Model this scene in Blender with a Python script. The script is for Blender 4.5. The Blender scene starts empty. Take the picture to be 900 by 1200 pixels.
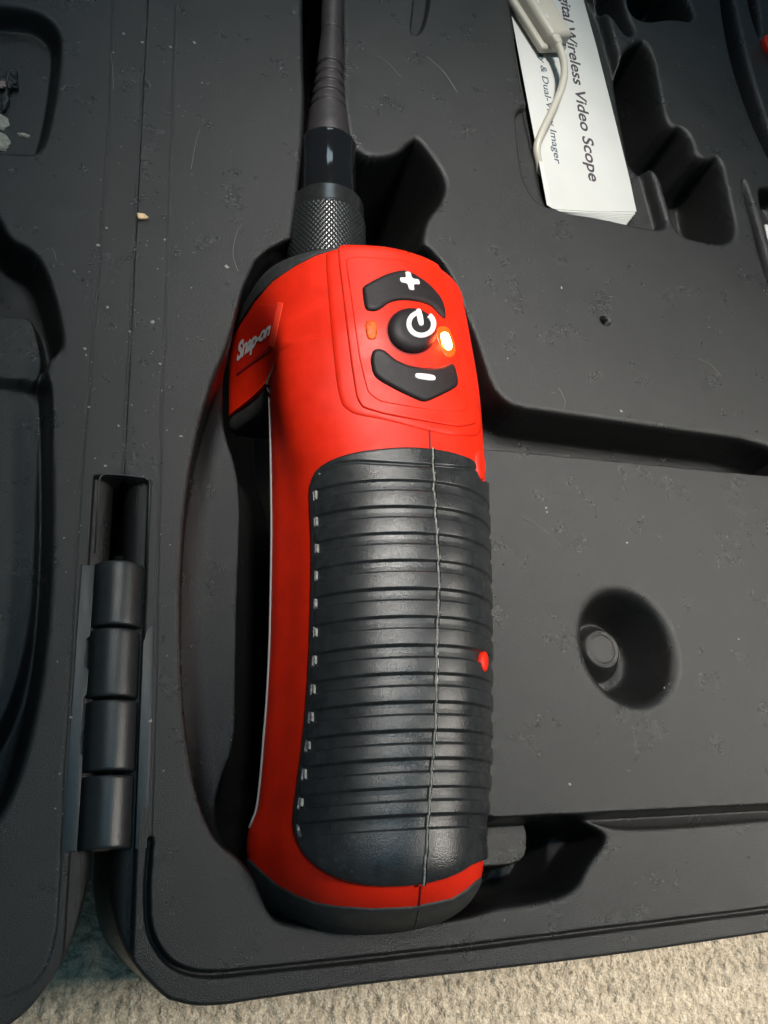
import bpy, bmesh, math, random
import numpy as np
from mathutils import Matrix, Vector

random.seed(4)
rng = np.random.default_rng(4)
SC = bpy.context.scene
C = SC.collection
MM = 0.001

# ------------------------------------------------------------------ camera
F_PX, CAM_H = 1025.0, 260.0                      # focal length in photo pixels, camera height in mm
AX = np.array([2670.0, 228.0, F_PX]); AX /= np.linalg.norm(AX)
AY = np.array([-183.0, -2462.0, F_PX]); AY /= np.linalg.norm(AY)
AY -= AX * (AX @ AY); AY /= np.linalg.norm(AY)
AZ = np.cross(AX, AY)
ROT = np.array([AX, AY, AZ])
cam = bpy.data.cameras.new('camera')
cam.sensor_fit = 'VERTICAL'; cam.sensor_height = 36; cam.sensor_width = 27
cam.lens = 36 * F_PX / 1200
cam.clip_start = 0.005; cam.clip_end = 50
camo = bpy.data.objects.new('camera', cam); C.objects.link(camo)
M = Matrix.Identity(4)
for i in range(3):
    M[i][0] = ROT[i, 0]; M[i][1] = -ROT[i, 1]; M[i][2] = -ROT[i, 2]
M[2][3] = CAM_H * MM
camo.matrix_world = M
SC.camera = camo

# ------------------------------------------------------------------ world, lamps, exposure
W = bpy.data.worlds.new('World'); SC.world = W; W.use_nodes = True
wb = W.node_tree.nodes['Background']
wb.inputs[0].default_value = (0.34, 0.50, 0.57, 1); wb.inputs[1].default_value = 0.16


def lamp(name, kind, loc, target, energy, color, size=0.1, **kw):
    l = bpy.data.lights.new(name, kind); l.energy = energy; l.color = color
    if kind == 'AREA':
        l.shape = 'RECTANGLE'; l.size = size; l.size_y = kw.pop('size_y', size)
    else:
        l.shadow_soft_size = size
    for k, v in kw.items():
        setattr(l, k, v)
    o = bpy.data.objects.new(name, l); C.objects.link(o)
    o.location = loc
    o.rotation_euler = (Vector(target) - Vector(loc)).to_track_quat('-Z', 'Y').to_euler()
    return o


lamp('ceiling_lamp', 'SPOT', (-0.02, 0.48, 1.33), (0.22, 0.22, 0), 136, (1.0, 0.95, 0.88), 0.10, spot_size=math.radians(19.0), spot_blend=0.6)
lamp('room_lamp', 'SPOT', (1.0, 0.05, 1.0), (0.30, 0.00, 0), 112, (1.0, 0.94, 0.85), 0.20, spot_size=math.radians(20.5), spot_blend=0.6)
lamp('window', 'AREA', (-0.03, 1.55, 1.22), (0.10, 0.25, 0), 3.4, (0.70, 0.88, 1.0), 0.50, size_y=0.45)
lamp('teal_fill', 'AREA', (0.08, 0.13, 1.8), (0.08, 0.13, 0), 3.4, (0.16, 0.66, 0.95), 0.9, size_y=0.9)  # added teal fill overhead, no known source, tints the lower-left plastic
SC.view_settings.view_transform = 'Standard'
SC.view_settings.look = 'None'
SC.view_settings.exposure = 0.0
SC.view_settings.gamma = 1.0


# ------------------------------------------------------------------ measuring helpers (photo pixel <-> place, in mm)
def P(px, py, z=0.0):
    d = ROT @ np.array([px - 450.0, py - 600.0, F_PX])
    t = (z - CAM_H) / d[2]
    return np.array([d[0] * t, d[1] * t])


def PV(pts, z=0.0):
    return np.array([P(x, y, z) for x, y in pts])


def at_y(px, py, Y):
    d = ROT @ np.array([px - 450.0, py - 600.0, F_PX])
    t = Y / d[1]
    return d[0] * t, CAM_H + d[2] * t


def proj(p):
    p = np.asarray(p, float)
    q = p.copy(); q[..., 2] = q[..., 2] - CAM_H
    c = q @ ROT
    return np.stack([450 + F_PX * c[..., 0] / c[..., 2], 600 + F_PX * c[..., 1] / c[..., 2]], -1)


def sm(t):
    t = np.clip(t, 0, 1)
    return t * t * (3 - 2 * t)


def herm(xs, ys, x):
    """smooth interpolation through (xs, ys)"""
    xs = np.asarray(xs, float); ys = np.asarray(ys, float)
    m = np.zeros(len(xs)); dl = np.diff(ys) / np.diff(xs)
    m[1:-1] = (dl[1:] + dl[:-1]) / 2; m[0] = dl[0]; m[-1] = dl[-1]
    x = np.clip(x, xs[0], xs[-1])
    i = np.clip(np.searchsorted(xs, x) - 1, 0, len(xs) - 2)
    h = xs[i + 1] - xs[i]; t = (x - xs[i]) / h
    return ((2 * t**3 - 3 * t**2 + 1) * ys[i] + (t**3 - 2 * t**2 + t) * h * m[i]
            + (-2 * t**3 + 3 * t**2) * ys[i + 1] + (t**3 - t**2) * h * m[i + 1])


def curve_pts(pts, n=8, closed=True):
    """Catmull-Rom resampling"""
    p = np.asarray(pts, float)
    out = []
    N = len(p)
    rngi = range(N) if closed else range(N - 1)
    for i in rngi:
        if closed:
            a, b, c, d = p[i - 1], p[i], p[(i + 1) % N], p[(i + 2) % N]
        else:
            a, b, c, d = p[max(i - 1, 0)], p[i], p[i + 1], p[min(i + 2, N - 1)]
        for k in range(n):
            t = k / n
            out.append(0.5 * ((2 * b) + (c - a) * t + (2 * a - 5 * b + 4 * c - d) * t * t + (3 * b - a - 3 * c + d) * t**3))
    if not closed:
        out.append(p[-1])
    return np.array(out)


def chaikin(pts, it=3, closed=True, cut=0.25):
    p = np.asarray(pts, float)
    for _ in range(it):
        if closed:
            q = np.roll(p, -1, 0)
            p = np.stack([p * (1 - cut) + q * cut, p * cut + q * (1 - cut)], 1).reshape(-1, 2)
            cut = 0.25
        else:
            q = np.stack([p[:-1] * .75 + p[1:] * .25, p[:-1] * .25 + p[1:] * .75], 1).reshape(-1, 2)
            p = np.vstack([p[:1], q, p[-1:]])
    return p


def round_corners(pts, r, n=5):
    p = np.asarray(pts, float); out = []
    for i in range(len(p)):
        a, b, c = p[i - 1], p[i], p[(i + 1) % len(p)]
        la, lc = np.linalg.norm(a - b), np.linalg.norm(c - b)
        s0 = b + (a - b) / la * min(r, 0.45 * la); s1 = b + (c - b) / lc * min(r, 0.45 * lc)
        for k in range(n + 1):
            t = k / n
            out.append((1 - t)**2 * s0 + 2 * t * (1 - t) * b + t * t * s1)
    return np.array(out)


def ell(cx, cy, rx, ry, rot=0, n=40):
    t = np.linspace(0, 2 * np.pi, n, endpoint=False); c, s = math.cos(rot), math.sin(rot)
    x = rx * np.cos(t); y = ry * np.sin(t)
    return np.column_stack([cx + x * c - y * s, cy + x * s + y * c])


def sdf_poly(X, Y, poly, closed=True, near=False):
    """signed distance (negative inside) of every point to a polygon; optionally the nearest point"""
    X = np.asarray(X, float); Y = np.asarray(Y, float)
    best = np.full(X.shape, 1e18); inside = np.zeros(X.shape, bool)
    nx = np.zeros(X.shape); ny = np.zeros(X.shape)
    n = len(poly)
    for i in range(n if closed else n - 1):
        x0, y0 = poly[i]; x1, y1 = poly[(i + 1) % n]
        dx, dy = x1 - x0, y1 - y0
        L = dx * dx + dy * dy
        if L < 1e-12:
            continue
        t = np.clip(((X - x0) * dx + (Y - y0) * dy) / L, 0, 1)
        qx = x0 + t * dx; qy = y0 + t * dy
        d2 = (X - qx)**2 + (Y - qy)**2
        b = d2 < best
        best = np.where(b, d2, best)
        if near:
            nx = np.where(b, qx, nx); ny = np.where(b, qy, ny)
        if closed and dy != 0:
            c = ((y0 > Y) != (y1 > Y)) & (X < (x1 - x0) * (Y - y0) / (y1 - y0) + x0)
            inside ^= c
    d = np.sqrt(best)
    if closed:
        d = np.where(inside, -d, d)
    return (d, nx, ny) if near else d


# ------------------------------------------------------------------ mesh helpers
def finish(name, me, mat, parent=None, smooth=True):
    if mat is not None:
        me.materials.append(mat)
    if smooth:
        me.polygons.foreach_set('use_smooth', np.ones(len(me.polygons), bool))
    o = bpy.data.objects.new(name, me); C.objects.link(o)
    if parent is not None:
        o.parent = parent
    return o


def np_mesh(name, verts, quads, mat, parent=None, smooth=True):
    verts = np.asarray(verts, np.float32) * MM
    quads = np.asarray(quads, np.int32)
    used = np.zeros(len(verts), bool); used[quads.ravel()] = True
    idx = np.cumsum(used) - 1
    verts = verts[used]; quads = idx[quads]
    k = quads.shape[1]
    me = bpy.data.meshes.new(name)
    me.vertices.add(len(verts)); me.vertices.foreach_set('co', verts.ravel())
    me.loops.add(quads.size); me.loops.foreach_set('vertex_index', quads.ravel().astype(np.int32))
    me.polygons.add(len(quads))
    me.polygons.foreach_set('loop_start', (np.arange(len(quads)) * k).astype(np.int32))
    me.update(calc_edges=True); me.validate()
    return finish(name, me, mat, parent, smooth)


def grid_quads(ny, nx, keep=None):
    a = np.arange(ny * nx).reshape(ny, nx)
    q = np.stack([a[:-1, :-1], a[:-1, 1:], a[1:, 1:], a[1:, :-1]], -1)
    return q[keep] if keep is not None else q.reshape(-1, 4)


def prism(name, poly, z0, z1, mat, parent=None, bev=0.4, seg=3):
    """polygon (mm, xy) pulled up from z0 to z1, edges bevelled"""
    bm = bmesh.new()
    vs = [bm.verts.new((x * MM, y * MM, z0 * MM)) for x, y in poly]
    f = bm.faces.new(vs)
    r = bmesh.ops.extrude_face_region(bm, geom=[f])
    top = [e for e in r['geom'] if isinstance(e, bmesh.types.BMVert)]
    for v in top:
        v.co.z = z1 * MM
    bmesh.ops.recalc_face_normals(bm, faces=bm.faces)
    if bev:
        es = [e for e in bm.edges if all(v in top for v in e.verts)] if bev > 0 else bm.edges[:]
        bmesh.ops.bevel(bm, geom=es, offset=abs(bev) * MM, segments=seg, affect='EDGES', profile=0.5, clamp_overlap=True)
    me = bpy.data.meshes.new(name); bm.to_mesh(me); bm.free()
    return finish(name, me, mat, parent)


def tube(name, pts, rad, mat, parent=None, seg=16, cap=True, rad_fn=None):
    p = np.asarray(pts, float)
    n = len(p)
    r = np.full(n, rad, float) if np.isscalar(rad) else np.asarray(rad, float)
    T = np.gradient(p, axis=0); T /= np.linalg.norm(T, axis=1)[:, None] + 1e-9
    up = np.array([0, 0, 1.0])
    if abs(T[0] @ up) > .9: up = np.array([1.0, 0, 0])
    A = np.cross(T, up); A /= np.linalg.norm(A, axis=1)[:, None] + 1e-9
    B = np.cross(T, A)
    th = np.linspace(0, 2 * np.pi, seg, endpoint=False)
    V = p[:, None] + r[:, None, None] * (np.cos(th)[None, :, None] * A[:, None] + np.sin(th)[None, :, None] * B[:, None])
    V = V.reshape(-1, 3)
    i = np.arange(n - 1)[:, None] * seg; j = np.arange(seg)[None]; j2 = (j + 1) % seg
    q = np.stack([i + j, i + j2, i + seg + j2, i + seg + j], -1).reshape(-1, 4)
    if cap:
        V = np.vstack([V, p[:1], p[-1:]])
        a = n * seg
        c0 = np.array([[a, k, (k + 1) % seg, a] for k in range(seg)])
        me = bpy.data.meshes.new(name)
        faces = [tuple(int(t) for t in f) for f in q]
        faces += [(a, (k + 1) % seg, k) for k in range(seg)]
        faces += [(a + 1, (n - 1) * seg + k, (n - 1) * seg + (k + 1) % seg) for k in range(seg)]
        me.from_pydata([tuple(v * MM) for v in V], [], faces)
        me.update()
        return finish(name, me, mat, parent)
    return np_mesh(name, V, q, mat, parent)


def empty(name, loc=(0, 0, 0)):
    o = bpy.data.objects.new(name, None); C.objects.link(o)
    o.empty_display_size = 0.01
    return o


def tag(o, label, cat, group=None, kind=None):
    o['label'] = label; o['category'] = cat
    if group: o['group'] = group
    if kind: o['kind'] = kind
    return o


# ------------------------------------------------------------------ materials
def mat(name, col, rough=0.5, spec=0.5, noise=0.0, nscale=400, bump=0.0, bscale=3000, metal=0, coat=0, emit=None, estr=0,
        rvar=0.0, dust=0.0, dustcol=(0.25, 0.24, 0.22), sheen=0, trans=0):
    m = bpy.data.materials.new(name); m.use_nodes = True
    nt = m.node_tree; b = nt.nodes['Principled BSDF']
    b.inputs['Base Color'].default_value = (*col, 1)
    b.inputs['Roughness'].default_value = rough
    b.inputs['Specular IOR Level'].default_value = spec
    b.inputs['Metallic'].default_value = metal
    b.inputs['Coat Weight'].default_value = coat
    b.inputs['Transmission Weight'].default_value = trans
    if emit:
        b.inputs['Emission Color'].default_value = (*emit, 1); b.inputs['Emission Strength'].default_value = estr
    tc = nt.nodes.new('ShaderNodeTexCoord')

    def noise_node(scale, detail=4, r=0.55):
        n = nt.nodes.new('ShaderNodeTexNoise'); n.inputs['Scale'].default_value = scale
        n.inputs['Detail'].default_value = detail; n.inputs['Roughness'].default_value = r
        nt.links.new(tc.outputs['Object'], n.inputs['Vector']); return n

    def ramp(src, a, bb, ca, cb):
        r = nt.nodes.new('ShaderNodeValToRGB'); r.color_ramp.elements[0].position = a; r.color_ramp.elements[1].position = bb
        r.color_ramp.elements[0].color = (*ca, 1); r.color_ramp.elements[1].color = (*cb, 1)
        nt.links.new(src, r.inputs[0]); return r
    last = None
    if noise:
        n = noise_node(nscale)
        r = ramp(n.outputs[0], 0.3, 0.7, tuple(c * (1 - noise) for c in col), tuple(c * (1 + noise) for c in col))
        last = r.outputs[0]
    if dust:
        n1 = noise_node(900, 6, 0.75); n2 = noise_node(28, 5, 0.65)
        r1 = ramp(n1.outputs[0], 0.56, 0.78, (0, 0, 0), (1, 1, 1)); r2 = ramp(n2.outputs[0], 0.42, 0.72, (0.05, 0.05, 0.05), (1, 1, 1))
        mu = nt.nodes.new('ShaderNodeMath'); mu.operation = 'MULTIPLY'
        nt.links.new(r1.outputs[0], mu.inputs[0]); nt.links.new(r2.outputs[0], mu.inputs[1])
        m2 = nt.nodes.new('ShaderNodeMath'); m2.operation = 'MULTIPLY'; m2.inputs[1].default_value = dust
        nt.links.new(mu.outputs[0], m2.inputs[0])
        mx = nt.nodes.new('ShaderNodeMix'); mx.data_type = 'RGBA'
        nt.links.new(m2.outputs[0], mx.inputs['Factor'])
        if last is not None: nt.links.new(last, mx.inputs['A'])
        else: mx.inputs['A'].default_value = (*col, 1)
        mx.inputs['B'].default_value = (*dustcol, 1)
        last = mx.outputs['Result']
    if last is not None:
        nt.links.new(last, b.inputs['Base Color'])
    if rvar:
        n = noise_node(60, 6, 0.7)
        mr = nt.nodes.new('ShaderNodeMapRange'); mr.inputs['To Min'].default_value = rough - rvar; mr.inputs['To Max'].default_value = rough + rvar
        mr.inputs['From Min'].default_value = 0.3; mr.inputs['From Max'].default_value = 0.7
        nt.links.new(n.outputs[0], mr.inputs['Value']); nt.links.new(mr.outputs[0], b.inputs['Roughness'])
    if bump:
        n = noise_node(bscale, 3)
        bp = nt.nodes.new('ShaderNodeBump'); bp.inputs['Strength'].default_value = bump; bp.inputs['Distance'].default_value = 0.0004
        nt.links.new(n.outputs[0], bp.inputs['Height']); nt.links.new(bp.outputs[0], b.inputs['Normal'])
    return m


M_case = mat('black_moulded_plastic', (0.011, 0.011, 0.011), 0.30, 0.5, noise=0.3, nscale=1500, bump=0.62, bscale=3800, rvar=0.05, dust=0.01, dustcol=(0.10, 0.098, 0.09))
M_hinge = mat('black_hinge_plastic', (0.016, 0.018, 0.019), 0.36, 0.5, noise=0.2, bump=0.2, rvar=0.06, dust=0.15)
M_red = mat('red_plastic', (0.70, 0.018, 0.003), 0.44, 0.26, noise=0.10, nscale=120, bump=0.16, bscale=3000, rvar=0.10, dust=0.22, dustcol=(0.1, 0.02, 0.02))
M_red2 = mat('red_label_print', (0.66, 0.015, 0.005), 0.42, 0.35, bump=0.05)
M_slash = mat('coral_red_print', (0.92, 0.05, 0.02), 0.5, 0.3)
M_rubber = mat('black_rubber', (0.018, 0.019, 0.020), 0.30, 0.5, noise=0.3, nscale=300, bump=0.25, bscale=2500, rvar=0.10, dust=0.35)
M_rubber2 = mat('dark_rubber_cap', (0.028, 0.028, 0.028), 0.55, 0.45, noise=0.3, bump=0.3, rvar=0.06, dust=0.15)
M_seam = mat('grey_flash_line', (0.20, 0.20, 0.18), 0.6, 0.4, noise=0.5, nscale=700)
M_seamred = mat('dark_red_seam', (0.22, 0.01, 0.01), 0.5, 0.3)
M_trim = mat('grey_gasket', (0.32, 0.30, 0.29), 0.4, 0.5)
M_notch = mat('lit_notch_grey', (0.20, 0.20, 0.19), 0.5, 0.4, noise=0.6, nscale=900)  # rubber lightened to paint the light caught by groove ends
M_button = mat('black_button_rubber', (0.014, 0.011, 0.012), 0.52, 0.28, noise=0.2, bump=0.15, rvar=0.05)
M_white = mat('white_print', (0.66, 0.66, 0.66), 0.5, 0.3, noise=0.08, nscale=500)
M_gloss = mat('black_gloss_metal', (0.006, 0.006, 0.007), 0.09, 0.6)
M_knurl = mat('black_knurled_metal', (0.012, 0.012, 0.012), 0.28, 0.7, noise=0.3, metal=0.0)
M_cable = mat('black_cable_rubber', (0.024, 0.020, 0.021), 0.5, 0.5, noise=0.3, bump=0.2, rvar=0.05)
M_paper = mat('white_paper', (0.50, 0.505, 0.485), 0.6, 0.3, noise=0.03, nscale=60)
M_ink = mat('grey_ink', (0.06, 0.05, 0.06), 0.7, 0.2)
M_ink2 = mat('blue_ink', (0.07, 0.09, 0.11), 0.7, 0.2)
M_cream = mat('cream_plastic', (0.42, 0.40, 0.34), 0.4, 0.5, noise=0.05, nscale=80)
M_amber = mat('amber_lens', (0.80, 0.10, 0.002), 0.45, 0.15, noise=0.6, nscale=700)
M_led = mat('lit_lamp', (1, 0.5, 0.3), 0.3, 0.5, emit=(1.0, 0.34, 0.10), estr=40)
M_glow = mat('lit_lens', (0.3, 0.01, 0.0), 0.3, 0.5, emit=(1.0, 0.05, 0.004), estr=3.5)
M_chip = mat('wood_chip', (0.72, 0.52, 0.30), 0.7, 0.2, noise=0.2, nscale=900)
M_fleck = mat('pale_dust', (0.30, 0.29, 0.27), 0.8, 0.2)
M_putty = mat('dried_white_glue', (0.34, 0.32, 0.27), 0.7, 0.3, noise=0.3, nscale=500, bump=0.5, bscale=900)
M_clip = mat('black_rubber_strap', (0.02, 0.02, 0.02), 0.5, 0.5)


def carpet():
    m = bpy.data.materials.new('speckled_floor'); m.use_nodes = True
    nt = m.node_tree; b = nt.nodes['Principled BSDF']; b.inputs['Roughness'].default_value = 0.85
    tc = nt.nodes.new('ShaderNodeTexCoord')
    n1 = nt.nodes.new('ShaderNodeTexNoise'); n1.inputs['Scale'].default_value = 260; n1.inputs['Detail'].default_value = 5; n1.inputs['Roughness'].default_value = 0.65
    n2 = nt.nodes.new('ShaderNodeTexNoise'); n2.inputs['Scale'].default_value = 1100; n2.inputs['Detail'].default_value = 4
    n3 = nt.nodes.new('ShaderNodeTexNoise'); n3.inputs['Scale'].default_value = 12; n3.inputs['Detail'].default_value = 3
    for n in (n1, n2, n3): nt.links.new(tc.outputs['Object'], n.inputs['Vector'])
    r = nt.nodes.new('ShaderNodeValToRGB'); e = r.color_ramp.elements
    e[0].position = 0.36; e[0].color = (0.52, 0.44, 0.33, 1); e[1].position = 0.66; e[1].color = (0.84, 0.73, 0.57, 1)
    x = e.new(0.48); x.color = (0.68, 0.57, 0.43, 1)
    nt.links.new(n1.outputs[0], r.inputs[0])
    r2 = nt.nodes.new('ShaderNodeValToRGB'); r2.color_ramp.elements[0].position = 0.35; r2.color_ramp.elements[0].color = (0.74, 0.74, 0.74, 1)
    r2.color_ramp.elements[1].position = 0.65; r2.color_ramp.elements[1].color = (1.12, 1.11, 1.1, 1)
    nt.links.new(n2.outputs[0], r2.inputs[0])
    mx = nt.nodes.new('ShaderNodeMix'); mx.data_type = 'RGBA'; mx.blend_type = 'MULTIPLY'; mx.inputs['Factor'].default_value = 1
    nt.links.new(r.outputs[0], mx.inputs['A']); nt.links.new(r2.outputs[0], mx.inputs['B'])
    nt.links.new(mx.outputs['Result'], b.inputs['Base Color'])
    bp = nt.nodes.new('ShaderNodeBump'); bp.inputs['Strength'].default_value = 0.8; bp.inputs['Distance'].default_value = 0.0015
    nt.links.new(n2.outputs[0], bp.inputs['Height']); nt.links.new(bp.outputs[0], b.inputs['Normal'])
    return m


M_floor = carpet()

# ------------------------------------------------------------------ the ground
gx = np.linspace(-900, 1300, 60); gy = np.linspace(-900, 1500, 60)
GX, GY = np.meshgrid(gx, gy)
ZG = -86.0
g = np_mesh('floor', np.stack([GX, GY, ZG + 0 * GX], -1).reshape(-1, 3), grid_quads(60, 60), M_floor)
g['kind'] = 'structure'; g['label'] = 'beige speckled floor under the open tool case'

# short pile of the floor covering, real relief where the photo shows it
px_f, py_f = np.meshgrid(np.arange(-70, 420, 0.6), np.arange(-140, 30, 0.6))


def smooth_noise(shape, n):
    a = rng.standard_normal(shape)
    for _ in range(n):
        a = (a + np.roll(a, 1, 0) + np.roll(a, -1, 0) + np.roll(a, 1, 1) + np.roll(a, -1, 1)) / 5
    return a / a.std()


hz = ZG + 0.9 + 0.30 * smooth_noise(px_f.shape, 1) + 0.32 * smooth_noise(px_f.shape, 6) + 0.1 * smooth_noise(px_f.shape, 30)
edge = np.minimum.reduce([px_f + 70, 419.4 - px_f, py_f + 140, 29.4 - py_f]); hz = ZG - 1 + (hz - ZG + 1) * sm(edge / 6)
fp = np_mesh('floor_pile', np.stack([px_f, py_f, hz], -1).reshape(-1, 3), grid_quads(*px_f.shape), M_floor)
fp['kind'] = 'stuff'; fp['label'] = 'short beige pile of the floor covering along the case edge'; fp['category'] = 'carpet'

# ------------------------------------------------------------------ the case: two moulded shells
PART_Z = -8.0
Y_SLOT = 121.5            # where the hinge window begins
Y_END = 11.0


def feat(pts, z=0.0, it=3, cut=0.25):
    return chaikin(PV(pts, z), it, True, cut)


LID_FRONT = [(18.9, 40), (18.6, 11), (17.6, 2), (14.8, -9), (9.5, -19), (2.0, -26.5), (-12, -31), (-60, -36)]
lid_out = np.array([(-60, 380), (21.55, 380), (21.55, Y_SLOT + 0.2), (21.5, Y_SLOT), (19.2, Y_SLOT - 0.6)] + [tuple(q) for q in curve_pts(LID_FRONT, 6, False)])
BASE_FRONT = [(22.9, 40), (23.2, 8), (24.4, -3), (27.2, -12), (31.5, -18.5)]
base_rim = [tuple(P(*q)) for q in [(193, 1168), (207, 1174), (233, 1179), (270, 1177), (300, 1172), (450, 1151.5), (700, 1122), (900, 1093)]]
base_out = np.array([(430, 560), (430, -12), ] + [tuple(q) for q in curve_pts(base_rim[::-1] + BASE_FRONT[::-1], 6, False)] + [(22.8, Y_SLOT - 0.6), (21.5, Y_SLOT), (21.6, 560)])

# features, each measured on the plane where its rim lies
POCKET = feat([(352, 286), (335, 303), (312, 308), (290, 322), (276, 350), (262, 400), (240, 450), (221, 520), (209, 600), (204, 690), (205, 800),
               (212, 880), (225, 945), (246, 992), (278, 1014), (296, 1040), (309, 1078), (330, 1092), (420, 1096), (560, 1076), (655, 1062), (684, 1045),
               (695, 1018), (722, 984), (700, 960), (640, 940), (560, 940), (560, 700), (560, 560), (640, 553), (930, 590), (930, 517), (750, 493), (650, 478.5),
               (606, 472), (590, 461), (580, 445), (572, 420), (560, 385), (543, 359), (516, 335), (490, 310), (440, 285)], 0, 2)
TOOLHOLE = feat([(290, 325), (262, 385), (253, 450), (258, 505), (274, 550), (278, 600), (274, 690), (272, 790), (271, 872), (256, 905), (246, 945), (252, 985), (275, 1012), (300, 1050),
                 (330, 1085), (430, 1092), (540, 1075), (560, 1040), (566, 900), (568, 700), (556, 520), (528, 420), (496, 335), (420, 295)], -24, 2)
CHANNEL = feat([(350, -60), (350, 60), (352, 130), (347, 190), (342, 240), (334, 290), (330, 335), (400, 350), (498, 345), (500, 312), (503, 262), (523, 240), (530, 214), (515, 185), (492, 157), (480, 158), (462, 177), (428, 180),
                (414, 158), (408, 120), (408, 60), (406, -60)], 0, 2)
PANEL = round_corners(PV([(556, 525), (900, 558), (1010, 569), (1010, 936), (900, 941), (571, 957.5), (559, 940)], 5), 4.5)
BLOCK = feat([(556, 958), (600, 960), (616, 966), (617, 1000), (606, 1011), (580, 1014), (556, 1016)], -9, 1)
HOLE2 = feat([(616, 955), (690, 955), (700, 968), (690, 985), (686, 1012), (676, 1040), (655, 1054), (560, 1066), (556, 1012), (604, 1010), (616, 1000)], 0, 2)
TROUGH = feat([(640, 948), (680, 965), (720, 978), (800, 975), (900, 966), (1000, 958), (1000, 930), (640, 930)], 0, 2)
c_dim = P(738, 757, 5)
c_boss = P(705, 761, -10)
DECK = 5.0
LEDGE3 = feat([(601, 120), (604, 165), (610, 208), (624, 235), (650, 250), (664, 230), (640, 120)], 0, 2)
BOOK = feat([(590, -40), (597, 30), (608, 100), (624, 165), (636, 225), (650, 251), (700, 258), (735, 266), (790, 276), (776, 230), (745, 120), (700, -40)], 0, 2)
LEDGE2 = feat([(740, 168), (765, 200), (776, 232), (790, 277), (735, 266), (728, 200)], -10, 1)
RP1 = feat([(722, 60), (752, 40), (768, 60), (776, 100), (784, 146), (800, 146), (814, 160), (820, 186), (846, 178), (856, 220), (868, 272), (857, 289), (830, 288), (790, 277),
            (777, 232), (770, 204), (745, 186), (738, 150), (728, 100)], 0, 2)
RP0 = feat([(735, -30), (730, 8), (752, 30), (790, 24), (812, 29), (818, 18), (808, -5), (790, -40)], 0, 2)
RP2 = feat([(690, -40), (700, 6), (716, 20), (732, 44), (745, 45), (748, 34), (735, 10), (730, -40)], 0, 2)
RG1 = feat([(838, -30), (850, 60), (872, 130), (898, 185), (925, 235), (935, 232), (908, 160), (884, 90), (872, 40), (858, -30)], 0, 2)
RG2 = feat([(868, -30), (876, 10), (888, 48), (896, 48), (893, 10), (884, -30)], 0, 2)
RG3 = feat([(865, 212), (872, 206), (880, 222), (905, 310), (935, 400), (926, 402), (893, 320)], 0, 1)
RG4 = feat([(884, 222), (893, 214), (930, 222), (950, 330), (920, 330), (900, 290)], 0, 2)
LOW = feat([(484, -30), (482, 10), (478, 34), (486, 46), (500, 36), (508, 0), (506, -30)], 0, 2)
L1 = feat([(-40, 2), (20, 3), (50, 10), (70, 27), (79, 48), (72, 110), (62, 160), (52, 182), (30, 185), (-40, 178)], 0, 2)
L2 = feat([(-30, 225), (2, 246), (16, 275), (36, 284), (54, 300), (68, 335), (78, 375), (82, 405), (72, 418), (60, 428), (64, 470), (68, 540), (69, 620), (66, 700), (58, 790), (42, 870),
           (22, 935), (-10, 985), (-60, 1010)], 0, 2)
L2IN = feat([(-30, 372), (30, 372), (38, 380), (44, 405), (48, 430), (38, 452), (10, 455), (-30, 455)], -10, 2)
L2LOW = feat([(-30, 460), (30, 462), (44, 474), (40, 560), (38, 640), (34, 720), (20, 790), (-2, 850), (-40, 900)], -14, 2)
GROOVE_PX = [(176, 985), (172, 1040), (174, 1085), (186, 1114), (206, 1133), (240, 1142), (300, 1137.5), (500, 1116), (700, 1091), (900, 1066), (960, 1058)]
GROOVE = curve_pts(PV(GROOVE_PX), 5, False)
CREASE_R = PV([(208, -40), (207, 0), (193, 397), (190, 440), (182, 783), (176, 985)])
CREASE_L = curve_pts(PV([(134, -30), (127, 160), (110, 383), (95, 567), (81, 783), (72, 933), (68, 1040), (60, 1110), (40, 1150), (0, 1172), (-60, 1180)]), 5, False)
WINDOW_Y = (Y_SLOT)


def sd_local(X, Y, poly, pad, closed=True):
    lo = poly.min(0) - pad; hi = poly.max(0) + pad
    d = np.full(X.shape, 1e3)
    m = (X > lo[0]) & (X < hi[0]) & (Y > lo[1]) & (Y < hi[1])
    if m.any():
        d[m] = sdf_poly(X[m], Y[m], poly, closed)
    return d


def carve(h, X, Y, poly, depth, wall, lip=None, d=None, foot=None):
    """sink the inside of poly to depth: rounded lip, steep wall, filleted foot"""
    if d is None: d = sd_local(X, Y, poly, 1)
    x = np.clip(-d, 0, None)
    D = abs(depth); D0 = D
    if foot: D = D - foot[0]
    r = lip if lip is not None else min(2.3, D * 0.3)
    w = wall + 0.4 * r
    xa = 0.93 * r
    arc = r - np.sqrt(np.clip(r * r - np.minimum(x, xa)**2, 0, None))
    da = r - math.sqrt(r * r - xa * xa)
    sl = (D - da) / max(w - xa, 0.5)
    drop = np.where(x < xa, arc, da + sl * (x - xa))
    k = min(3.0, D * 0.3)
    q = np.clip(0.5 + 0.5 * (D - drop) / k, 0, 1)
    drop = D * (1 - q) + drop * q - k * q * (1 - q)
    drop = np.maximum(drop, 0)
    if foot: drop = drop + foot[0] * (1 - (1 - np.clip((x - 0.5 * w) / foot[1], 0, 1))**2)
    t = drop / D0
    return h * (1 - t) + depth * t


def raise_(h, X, Y, poly, top, wall):
    d = sd_local(X, Y, poly, wall + 1)
    t = sm(1 - (d + 0.35 * wall * 0) / wall)
    return h * (1 - t) + np.maximum(top, 0 * h + top) * t


def line_groove(h, X, Y, line, w, depth):
    d = sd_local(X, Y, line, w * 2, False)
    return h - depth * sm(1.25 - d / w)


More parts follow.
